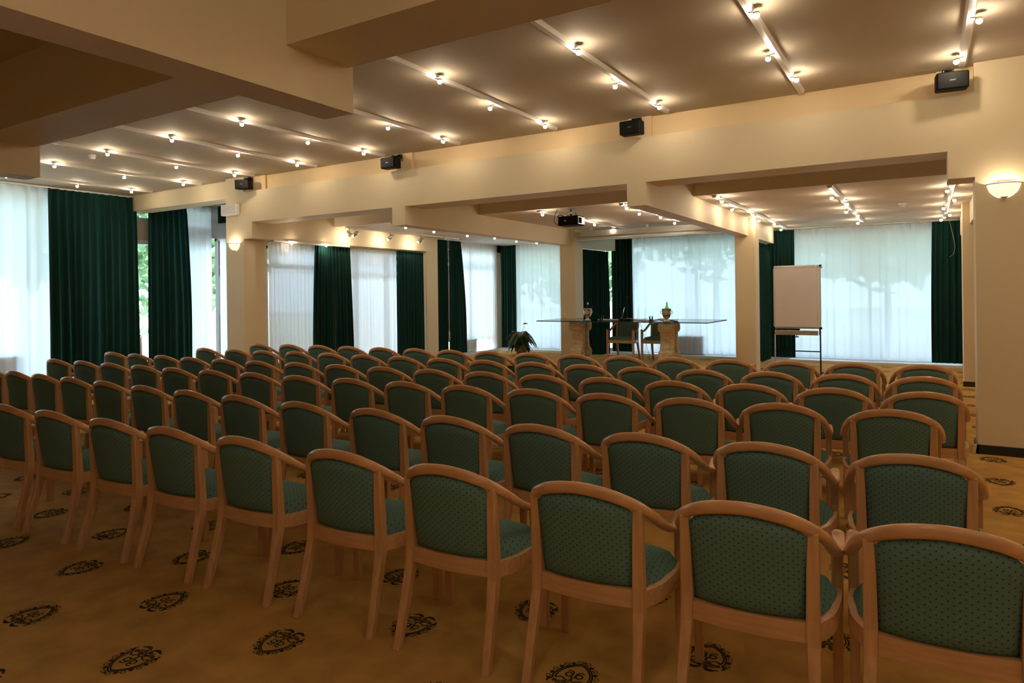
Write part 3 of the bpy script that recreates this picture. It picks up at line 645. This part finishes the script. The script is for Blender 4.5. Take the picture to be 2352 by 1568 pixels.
# ---------------- carpet emblems ----------------
def ribbon(mb, pts, w, close=False, z=.0012):
    n = len(pts); L = []; R = []
    for i,(x,y) in enumerate(pts):
        a = pts[i-1] if (i or close) else pts[0]; b = pts[(i+1)%n] if (i<n-1 or close) else pts[-1]
        tx, ty = b[0]-a[0], b[1]-a[1]; l = math.hypot(tx,ty) or 1; ww = 1.3*(w[i] if isinstance(w,list) else w)
        L.append((x-ty/l*ww/2,y+tx/l*ww/2,z)); R.append((x+ty/l*ww/2,y-tx/l*ww/2,z))
    fs = [(i,(i+1)%n,n+(i+1)%n,n+i) for i in range(n if close else n-1)]
    mb.add(L+R,fs)
def make_emblem():
    mb = MB()
    def half(s,k):   # shield outline, scaled by k about its middle
        pts = catmull([(0,-.092),(.030,-.074),(.058,-.042),(.074,-.004),(.076,.034),(.068,.052)],3)
        return [(s*x*k, (y+.015)*k-.015) for x,y in pts]
    for k,w in ((1,.0058),(.86,.0050)):
        for s in (-1,1): ribbon(mb,half(s,k),w)
    top = catmull([(-.060,.044),(-.050,.030),(-.034,.030),(-.018,.040),(-.006,.040),(0,.028),(.006,.040),(.018,.040),(.034,.030),(.050,.030),(.060,.044)],3)
    ribbon(mb,top,.0048); ribbon(mb,[(0,.026),(0,.012)],[.009,.002])
    for s in (-1,1):     # the two facing letters g
        cx, cy, r = s*-.0215, -.002, .0135
        bowl = [(cx+r*math.cos(2*PI*k/14), cy+.001+r*1.0*math.sin(2*PI*k/14)) for k in range(14)]
        ribbon(mb,bowl,.0052,True)
        st = -s*-1
        q = cx+(r+.002)*(1 if s>0 else -1)
        sg = 1 if s > 0 else -1
        tail = catmull([(cx+sg*(r-.001),cy+.016),(cx+sg*(r+.001),cy-.002),(cx+sg*(r-.002),cy-.020),(cx-sg*.002,cy-.027),(cx-sg*.014,cy-.022)],3)
        ribbon(mb,tail,.0048)
        ribbon(mb,[(cx+sg*(r-.002),cy+.012),(cx+sg*(r+.007),cy+.018)],[.005,.0025])
    # ring of loops and leaves around the shield
    path = []
    for s in (-1,1):
        pts = half(s,1.0)
        acc = [0]
        for a,b in zip(pts[:-1],pts[1:]): acc.append(acc[-1]+math.hypot(b[0]-a[0],b[1]-a[1]))
        def at(d):
            for i in range(len(acc)-1):
                if acc[i+1] >= d:
                    t = (d-acc[i])/(acc[i+1]-acc[i]); a,b = pts[i],pts[i+1]; tx,ty = b[0]-a[0],b[1]-a[1]; l = math.hypot(tx,ty)
                    return (a[0]+tx*t,a[1]+ty*t), (ty/l*s,-tx/l*s), (tx/l,ty/l)
            return pts[-1],(s,0),(0,1)
        Lt = acc[-1]
        for k in range(7):
            (px,py),(nx,ny),(tx,ty) = at(Lt*(k+.45)/7)
            if k % 2 == 0:
                cx,cy = px+nx*.0165,py+ny*.0165
                ribbon(mb,[(cx+nx*.0085*math.cos(2*PI*j/10)+tx*.0105*math.sin(2*PI*j/10),cy+ny*.0085*math.cos(2*PI*j/10)+ty*.0105*math.sin(2*PI*j/10)) for j in range(10)],.0028,True)
            else:
                for dx,dn,ww in ((-.011,.011,.006),(0,.020,.008),(.011,.011,.006)):
                    ribbon(mb,[(px+nx*.005,py+ny*.005),(px+nx*(.005+dn*.5)+tx*dx*.6,py+ny*(.005+dn*.5)+ty*dx*.6),(px+nx*(.004+dn)+tx*dx,py+ny*(.004+dn)+ty*dx)],[.003,ww,.002])
    ribbon(mb,[(0,-.100),(0,-.112)],[.009,.003]); ribbon(mb,[(-.010,-.100),(.010,-.100)],[.003,.003])
    # crest ornament of rosettes, scrolls and two feathers
    for cx,cy,r in ((-.036,.066,.013),(.036,.066,.013),(0,.060,.011),(-.019,.054,.008),(.019,.054,.008),(-.056,.060,.008),(.056,.060,.008),(-.014,.078,.008),(.014,.078,.008)):
        for f,w in ((1,.0026),(.45,.0034)):
            ribbon(mb,[(cx+r*f*math.cos(2*PI*k/9),cy+r*f*math.sin(2*PI*k/9)) for k in range(9)],w,True)
    for s in (-1,1):
        ribbon(mb,catmull([(s*.004,.088),(s*.020,.100),(s*.040,.102),(s*.060,.092),(s*.066,.098)],3),[.003,.006,.009,.012,.013,.013,.012,.009,.006,.004,.003,.003,.003])
        ribbon(mb,catmull([(s*.070,.050),(s*.080,.060),(s*.082,.074),(s*.074,.080)],3),[.004,.007,.010,.010,.009,.007,.006,.005,.004,.003])
        ribbon(mb,[(s*.072,.056),(s*.094,.058)],[.006,.002])
    return mb
EM = make_emblem(); emo = EM.build('emblem','carpet_ink',floor); first = True; far = MB(); ne = 0
cand = []
for i in range(-30,14):
    for j in range(-2,36):
        if (i+j) % 2: continue
        x = -2.83+i*.407+j*.004; y = 1.567+i*.003+j*.4045
        if not (-13.2 < x < 3.2 and .3 < y < 15.0) or (y > 7.4 and x > .30 and y < 7.95): continue
        if y > 10.6 and y < 13.2 and -7.8 < x < -2.5: continue
        q = Vector((x,y,-HC)); d = q.dot(_f)
        if d < .6: continue
        px = 1176+FPX*q.dot(_r2)/d; py = CY-FPX*q.dot(_u2)/d
        if -150 < px < 2500 and py < 1700: cand.append((d,x,y,(i-j) % 4 == 0))
cand.sort()
for n,(d,x,y,up) in enumerate(cand):
    a = .008+(0 if up else PI)
    if n < 290:
        o = emo if first else emo.copy()
        if not first: COL.objects.link(o)
        first = False; o.location = (x,y,0); o.rotation_euler = (0,0,a)
    else:
        c,s = math.cos(a),math.sin(a); far.add([(x+c*u-s*v,y+s*u+c*v,w) for u,v,w in EM.v],EM.f)
if far.v:
    fo = far.build('emblems_far','carpet_ink',floor); fo['kind'] = 'stuff'

# ---------------- stage platform ----------------
e = empty('stage_platform',label='low carpeted stage platform with green sides under the glass table',cat='platform')
MB().prism([(-7.85,10.78),(-2.65,10.78),(-2.65,12.69),(-2.985,12.69),(-2.985,13.07),(-2.65,13.07),(-2.65,13.12),(-6.20,13.12),(-6.20,12.71),(-6.58,12.71),(-6.58,13.12),(-7.85,13.12)],0,.165).build('side_skirt','felt_green',e)
MB().prism([(-7.88,10.75),(-2.62,10.75),(-2.62,12.69),(-2.985,12.69),(-2.985,13.07),(-2.62,13.07),(-2.62,13.15),(-6.20,13.15),(-6.20,12.71),(-6.58,12.71),(-6.58,13.15),(-7.88,13.15)],.165,.2).build('deck','carpet_gold',e)
k = 0
for x,y,a in ((-3.3,12.15,0),(-4.1,11.3,PI),(-5.0,11.4,0),(-6.8,12.2,PI),(-3.25,11.2,0),(-6.1,12.9,PI),(-3.6,12.95,0)):
    c = MB(); ca,sa = math.cos(a),math.sin(a); c.add([(x+ca*u-sa*v,y+sa*u+ca*v,w+.2005) for u,v,w in EM.v],EM.f); c.build('emblem','carpet_ink',e)

# ---------------- glass table on scroll pedestals ----------------
TZ = .98
e = empty('glass_table',label='long rectangular glass table on two carved stone scroll pedestals',cat='table')
MB().box(-6.44,-3.15,11.46,12.74,TZ-.014,TZ-.002).build('glass_top','table_glass',e)
g = MB(); g.box(-6.445,-3.145,11.455,11.462,TZ-.017,TZ); g.box(-6.445,-3.145,12.738,12.745,TZ-.017,TZ); g.box(-6.447,-6.44,11.455,12.745,TZ-.017,TZ); g.box(-3.15,-3.143,11.455,12.745,TZ-.017,TZ)
g.build('glass_edge','glass_edge',e)
def spiral(c, r0, turns, hx, s, n=26):
    out = []
    for k in range(n+1):
        t = k/n; a = s*2*PI*turns*t-PI/2; r = r0*(1-t*.86); out.append((hx, c[0]+r*math.cos(a), c[1]+r*math.sin(a)))
    return out
def pedestal(xa, xb, y0, y1, par):
    ym = (y0+y1)/2; d = (y1-y0)/2; H = TZ-.02; z0 = .2
    for s in (-1,1):       # front and rear console: limb, upper volute, lower volute
        cl = catmull([(ym+s*d*.52,H-.10),(ym+s*d*.42,H-.19),(ym+s*d*.36,H-.30),(ym+s*d*.42,H-.42),(ym+s*d*.62,H-.55),(ym+s*d*.80,z0+.20),(ym+s*d*.84,z0+.10),(ym+s*d*.80,z0+.05)],4)
        wd = [.052-.010*math.sin(PI*i/(len(cl)-1)) for i in range(len(cl))]
        A = []; B = []
        for i,(y,z) in enumerate(cl):
            p = cl[max(i-1,0)]; q = cl[min(i+1,len(cl)-1)]; ty,tz = q[0]-p[0],q[1]-p[1]; l = math.hypot(ty,tz)
            A.append((y-tz/l*wd[i],z+ty/l*wd[i])); B.append((y+tz/l*wd[i],z-ty/l*wd[i]))
        nx = 13; rings = []
        for (ya,za),(yb,zb) in zip(A,B):
            out = (ya,za) if (ya-yb)*s > 0 else (yb,zb); inn = (yb,zb) if (ya-yb)*s > 0 else (ya,za)
            ring = []
            for k in range(nx):      # fluted outer face
                u = k/(nx-1); fl = .012*abs(math.sin(PI*u*3)) if 0 < k < nx-1 else 0
                ring.append((xa+(xb-xa)*u, out[0]-s*.012+s*fl, out[1]))
            ring += [(xb,inn[0],inn[1]),(xa,inn[0],inn[1])]
            rings.append(ring)
        MB().loft(rings,True,False).build('console_limb','travertine',par)
        cy,cz,R = ym+s*d*.60,H-.095,.088
        r = []
        for k in range(9):
            u = k/8; rr = R*(1-.10*abs(math.sin(PI*u*2.0)) if 0<k<8 else .97); r.append([(xa-.012+(xb-xa+.024)*u, cy+rr*math.cos(2*PI*j/20), cz+rr*math.sin(2*PI*j/20)) for j in range(20)])
        vo = MB().loft(r).build('upper_volute','travertine',par)
        m = MB(); m.tube(spiral((cy,cz),R*.82,2.1,xb+.014,s),.0065,5); m.tube(spiral((cy,cz),R*.82,2.1,xa-.014,s),.0065,5); m.build('spiral','travertine',vo)
        cy,cz,R = ym+s*d*.66,z0+.150,.080
        r = [[(xa-.006+(xb-xa+.012)*k/2, cy+R*math.cos(2*PI*j/20), cz+1.15*R*math.sin(2*PI*j/20)) for j in range(20)] for k in range(3)]
        vo = MB().loft(r).build('lower_volute','travertine',par)
        m = MB(); m.tube(spiral((cy,cz),R*.85,2.1,xb+.008,-s),.0065,5); m.tube(spiral((cy,cz),R*.85,2.1,xa-.008,-s),.0065,5); m.build('spiral','travertine',vo)
    MB().prism([(ym-d*.45,H-.05),(ym+d*.45,H-.05),(ym+d*.30,H-.30),(ym+d*.62,z0+.12),(ym-d*.62,z0+.12),(ym-d*.30,H-.30)],xa+.05,xb-.05,'yz').build('core','travertine',par)
    MB().box(xa-.02,xb+.02,y0-.01,y1+.01,z0,z0+.06).build('plinth','travertine',par,bevel=.012)
    MB().box(xa+.0,xb-.0,ym-d*.62,ym+d*.62,H-.045,H).build('cap','travertine',par,bevel=.01)
pedestal(-5.885,-5.64,11.74,12.24,e); pedestal(-4.11,-3.865,11.74,12.22,e)
# ---- things on the table ----
def bucket(x,y,label,lb2):
    e = empty('ice_bucket',(x,y,TZ),label=label,cat='ice bucket',group='silver ice buckets on the table')
    MB().lathe([(.004,0),(.062,0),(.064,.008),(.040,.020),(.026,.032),(.026,.044),(.050,.060),(.066,.085),(.074,.12),(.078,.17),(.083,.215),(.088,.222),(.085,.226),(.078,.220),(.072,.16),(.066,.11),(.004,.07)],26).build('bowl','silver',e)
    for s in (-1,1): MB().tube(catmull([(s*.078,0,.185),(s*.100,0,.180),(s*.108,0,.158),(s*.094,0,.138),(s*.076,0,.132)],4),.0055,6).build('handle','silver',e)
    b = empty('bottle',(x+.008,y,TZ+.075),label=lb2,cat='bottle',group='green bottles in the ice buckets')
    MB().lathe([(.004,0),(.033,.002),(.035,.012),(.035,.13),(.030,.165),(.016,.205),(.0135,.235)],16).build('glass','green_glass',b)
    MB().lathe([(.0142,.226),(.0155,.232),(.0155,.262),(.013,.267)],14).build('cap','cord_white',b)
bucket(-5.52,11.80,'silver ice bucket on the left half of the glass table','green bottle in the left ice bucket')
bucket(-3.97,11.80,'silver ice bucket above the right stone pedestal','green bottle in the right ice bucket')
def tumbler(x,y,label):
    o = MB().lathe([(.003,.006),(.026,.006),(.034,.085),(.036,.088),(.038,.085),(.029,0),(.003,0)],16).build('water_glass','clear_glass',loc=(x,y,TZ)); tag(o,label,'glass','clear glasses on the table')
    m = MB()
    for k in range(9):
        a = 2*PI*k/9; m.obox(Matrix.Translation((.0315*math.cos(a),.0315*math.sin(a),.030))@Matrix.Rotation(a,4,'Z')@Matrix.Rotation(.11,4,'Y'),.0012,.006,.022)
    m.build('cut_facet','clear_glass',o)
tumbler(-5.235,11.80,'clear cut water glass beside the left ice bucket'); tumbler(-4.26,11.80,'clear cut water glass beside the right ice bucket')
def papers(x,y,rz,w,d,n,mt,name,label,curl=.012,z=TZ):
    mb = MB(); rnd = random.Random(int(abs(x)*100))
    for k in range(n):
        a = rz+rnd.uniform(-.08,.08); ca,sa = math.cos(a),math.sin(a); N = 8; r = []
        for i in range(N+1):
            u = -1+2*i/N; zz = z+.0008+k*.0028+curl*abs(u)**2*(k+1)/n; p = [(u*w/2,-d/2,zz),(u*w/2,d/2,zz),(u*w/2,d/2,zz+.0012),(u*w/2,-d/2,zz+.0012)]
            r.append([(x+ca*px-sa*py,y+sa*px+ca*py,pz) for px,py,pz in p])
        mb.loft(r,True,False)
    o = mb.build(name,mt); tag(o,label,'papers'); return o
papers(-5.12,11.98,.1,.44,.30,5,'paper_warm','paper_stack','loose cream papers left of the microphone')
papers(-4.42,11.98,-.08,.36,.28,3,'paper','paper_stack','thin white papers beside the right water glass',.006)
papers(-4.66,12.18,.05,.30,.22,3,'leather_tan','leather_folder','tan leather folder behind the microphone base',.02)
papers(-4.05,12.12,.0,.34,.22,3,'leather_tan','leather_folder','tan leather folder behind the right ice bucket',.02)
e = empty('microphone',(-4.80,11.92,TZ),label='table microphone with chrome stem on a black base',cat='microphone')
MB().box(-.12,.13,-.07,.07,0,.035).build('base','black_satin',e,bevel=.012)
MB().cyl((-.075,0,.035),(-.01,0,.27),.0085,10).build('stem','chrome',e)
MB().cyl((-.010,0,.255),(.035,0,.395),.0145,12,.019).build('handle','black_satin',e)
m = MB(); m.sphere((.060,0,.425),.030,14,9); m.cyl((.033,0,.385),(.052,0,.415),.019,12,.026); m.build('head','black_plastic',e)
MB().lathe([(.014,0),(.014,.022),(.010,.024)],12,(-.075,0,.035)).build('collar','chrome',e)
MB().tube(catmull([(-.02,.07,.015),(-.05,.55,-.0),(-.06,.86,-.05),(.02,.9,-.32),(.12,.8,-.55),(.22,.7,-.77)],6),.0035,5).build('cable','black_plastic',e)

# ---------------- peace lily ----------------
e = empty('potted_plant',(-7.30,12.30,.2),label='peace lily with drooping dark leaves on the left of the stage',cat='plant')
MB().lathe([(.004,0),(.085,0),(.09,.01),(.125,.20),(.137,.205),(.137,.235),(.122,.235),(.115,.19),(.004,.185)],22).build('pot','terracotta',e)
MB().lathe([(.004,.196),(.116,.196),(.112,.19)],16).build('soil','bark',e)
rnd = random.Random(11)
def leaf_mesh(stem, L, Wd, az, tilt):
    """stem from the pot rising and arching, blade drooping at the end"""
    mb = MB(); ca,sa = math.cos(az),math.sin(az)
    pts = []
    for k in range(13):
        t = k/12; r = .03+(stem*.42)*t+(L*.9)*max(0,t-.45)**1.15*1.7; z = .20+stem*math.sin(min(1,t*1.75)*PI/2)-(tilt*L)*max(0,t-.5)**1.7*3.0
        pts.append(Vector((r*ca,r*sa,max(z,.03+.01*rnd.random()))))
    mb.tube(pts[:7],.004,5)
    side = Vector((-sa,ca,0)); vs = []; fs = []
    for k,p in enumerate(pts[6:]):
        t = k/6; w = Wd*math.sin(PI*min(.97,(.06+t*.94)))**.75*(1-.25*t)+.001
        vs += [p-side*w+Vector((0,0,w*.28)), p, p+side*w+Vector((0,0,w*.28))]
    for k in range(6):
        a = k*3; fs += [(a,a+1,a+4,a+3),(a+1,a+2,a+5,a+4)]
    return mb.add(vs,fs,True)
for k in range(52):
    az = 2*PI*k*.618+rnd.uniform(-.2,.2); st = rnd.uniform(.08,.31)
    leaf_mesh(st,rnd.uniform(.20,.33),rnd.uniform(.045,.068),az,rnd.uniform(.35,1.25)).build('leaf','leaf',e)
for az,h,l,b in ((.5,.655,.10,.10),(2.9,.47,.16,.22),(3.6,.33,.12,.14)):
    p = catmull([(0,0,.2),(l*.3*math.cos(az),l*.3*math.sin(az)*.3,.2+h*.45),(l*math.cos(az),l*.3*math.sin(az),.2+h*.97-.2+.0)],5)
    fo = MB().tube(p,.0035,5).build('flower_stem','leaf',e)
    q = Vector(p[-1]); m = MB(); vs = []; fs = []; n = 9
    for k in range(n):
        t = k/(n-1); w = .036*math.sin(PI*min(.98,.05+t*.95))**.8+.001; c = q+Vector(((t-.35)*.13*math.copysign(1,math.cos(az)),0,.012+.02*math.sin(t*2)))
        vs += [c+Vector((0,-w*.6,w*.9)),c,c+Vector((0,w*.6,w*.5))]
    for k in range(n-1):
        a = k*3; fs += [(a,a+1,a+4,a+3),(a+1,a+2,a+5,a+4)]
    m.add(vs,fs,True).build('spathe','petal',fo)

# ---------------- flipchart ----------------
e = empty('flipchart',(-2.0,13.12,0),label='white flipchart with blank paper on a thin black stand',cat='flipchart')
z0,z1 = .835,1.955
MB().box(-.385,.395,.0,.022,z0,z1-.01).build('board','white_metal',e,bevel=.006)
f = MB(); f.box(-.39,.40,-.003,.026,z0-.022,z0); f.box(.395,.405,-.002,.024,z0,z1-.03); f.box(-.395,-.385,-.002,.024,z0,z1-.05); f.build('frame','alu',e)
c = MB()
for x,z in ((-.39,z0-.01),(.40,z0-.01),(.40,z1-.02)): c.box(x-.02,x+.018,-.008,.03,z-.018,z+.02)
c.cyl((.39,.01,z1-.055),(.43,.01,z1-.055),.007,8); c.build('corner_cap','black_satin',e)
rr = []
for i in range(15):
    u = i/14; z = z0+.012+(z1-z0-.06)*u; yy = -.010-.004*math.sin(u*9)-.012*max(0,.12-u)*8*.3
    rr.append([(-.365,yy,z),(.345,yy,z),(.345,yy+.004,z),(-.365,yy+.004,z)])
MB().loft(rr,True,False).build('paper_pad','paper',e)
rr = [[(-.375+.735*k/2,.008-.024*math.cos(a_),z1-.030+.030*math.sin(a_)) for a_ in [PI*2*j/16 for j in range(16)]] for k in range(3)]
MB().loft(rr).build('paper_roll','paper',e)
MB().box(-.37,.36,-.05,.012,z0-.135,z0-.05).build('pen_tray','alu',e,bevel=.006)
l = MB().box(-.385,-.360,-.012,.02,z0-.13,z0-.02); l.box(.372,.398,-.012,.02,z0-.13,z0-.02); l.build('tray_bracket','black_satin',e)
for x,m_ in ((-.375,'alu'),(.39,'black_satin')):
    MB().box(x-.011,x+.011,-.006,.016,.03,z0-.05).build('leg',m_,e)
    MB().box(x-.013,x+.013,-.28,.28,.0,.03).build('foot','black_satin',e,bevel=.006)
MB().box(-.37,.38,.0,.012,.40,.42).build('cross_bar','black_satin',e)
k = MB(); k.cyl((0,-.01,z0-.135),(0,-.01,z0-.155),.008,8); k.lathe([(.008,-.014),(.034,-.012),(.036,0),(.030,.006)],14,(0,-.01,z0-.165)); k.build('height_knob','black_satin',e)
k = MB().box(-.05,.05,-.0,.014,z0-.055,z0-.022); k.build('centre_clamp','black_satin',e)

# ---------------- garden outside ----------------
struct('ground', MB().box(-60,60,-20,70,-.30,-.14), 'lawn', 'lawn outside the windows')
struct('terrace', MB().box(-19.5,-13.95,0,20,-.14,-.10).box(-14.5,6,16.1,19.5,-.14,-.10).box(-13.9,-10.1,9.8,16.1,-.14,-.10), 'paving', 'pale paved terrace around the building')
def bush(x,y,h,w,n,label,trunk=0,seed=0,group=None,sz=.16):
    rnd = random.Random(seed); e = empty('garden_tree',(x,y,-.2),label=label,cat='tree',group=group)
    if trunk: MB().cyl((0,0,0),(0,0,trunk+h*.35),.11,8,.06).build('trunk','bark',e)
    mb = MB(); lobes = [(rnd.uniform(-.5,.5)*w,rnd.uniform(-.5,.5)*w,trunk+h*rnd.uniform(.3,.75),w*rnd.uniform(.35,.6)) for _ in range(7)]
    for k in range(n):
        cx,cy,cz,r = rnd.choice(lobes); d = Vector((rnd.gauss(0,1),rnd.gauss(0,1),rnd.gauss(0,1))).normalized()*r*rnd.uniform(.6,1.05)
        p = Vector((cx,cy,max(.1,cz+d.z))); p.x += d.x; p.y += d.y; a = Vector((rnd.gauss(0,1),rnd.gauss(0,1),rnd.gauss(0,1))).normalized()*sz; b = a.orthogonal().normalized()*sz*.45
        mb.add([p-a,p-b,p+a,p+b],[(0,1,2,3)])
    mb.build('foliage','garden_leaf',e)
gl = 'leafy trees in the garden behind the curtains'
spots = [(-19,0,5,2.6),(-18.7,6.5,6,2.8),(-19,13,5,2.6),(-16.5,21,5,2.8),(-10.6,21.2,6,3.0),(-5.6,21.4,6.5,3.0),(-.9,21.2,6.5,3.0),(3.9,21.4,6.5,3.0),(8.8,21.2,6,3.0),(13.5,21.6,5,3.0)]
nmz = ['far left of the garden','left of the garden opposite the leftmost sheer','left of the garden beyond the dark curtain','outside the left bay end window','outside the side windows near the corner','behind the sheer at the potted plant','behind the sheer left of the microphone','behind the sheer at the glass table','behind the flipchart','behind the rightmost green curtain']
for k,(x,y,h,w) in enumerate(spots): bush(x,y,h,w,2600,'leafy garden tree, '+nmz[k],1.0,k+1,gl,.26)
# fan palm seen through the narrow gap
e = empty('garden_palm',(-15.7,8.95,-.1),label='fan palm outside the narrow window beside the dark curtain',cat='palm')
MB().cyl((0,0,0),(.03,0,.75),.10,10,.07).build('trunk','bark',e)
rnd = random.Random(4)
for k in range(14):
    az = k*2.4; el = rnd.uniform(.1,1.2); d = Vector((math.cos(az)*math.cos(el),math.sin(az)*math.cos(el),math.sin(el))); c = Vector((0,0,.75))+d*.45; mb = MB(); mb.cyl((0,0,.72),tuple(c),.008,5)
    u = d.orthogonal().normalized(); 
    for j in range(11):
        a = (j-5)*.26; q = (d*math.cos(a)+u*math.sin(a)); s_ = q.cross(d.cross(u)).normalized()*.018
        mb.add([c,c+q*.22+s_,c+q*.46,c+q*.22-s_],[(0,1,2,3)])
    mb.build('frond','garden_leaf',e)
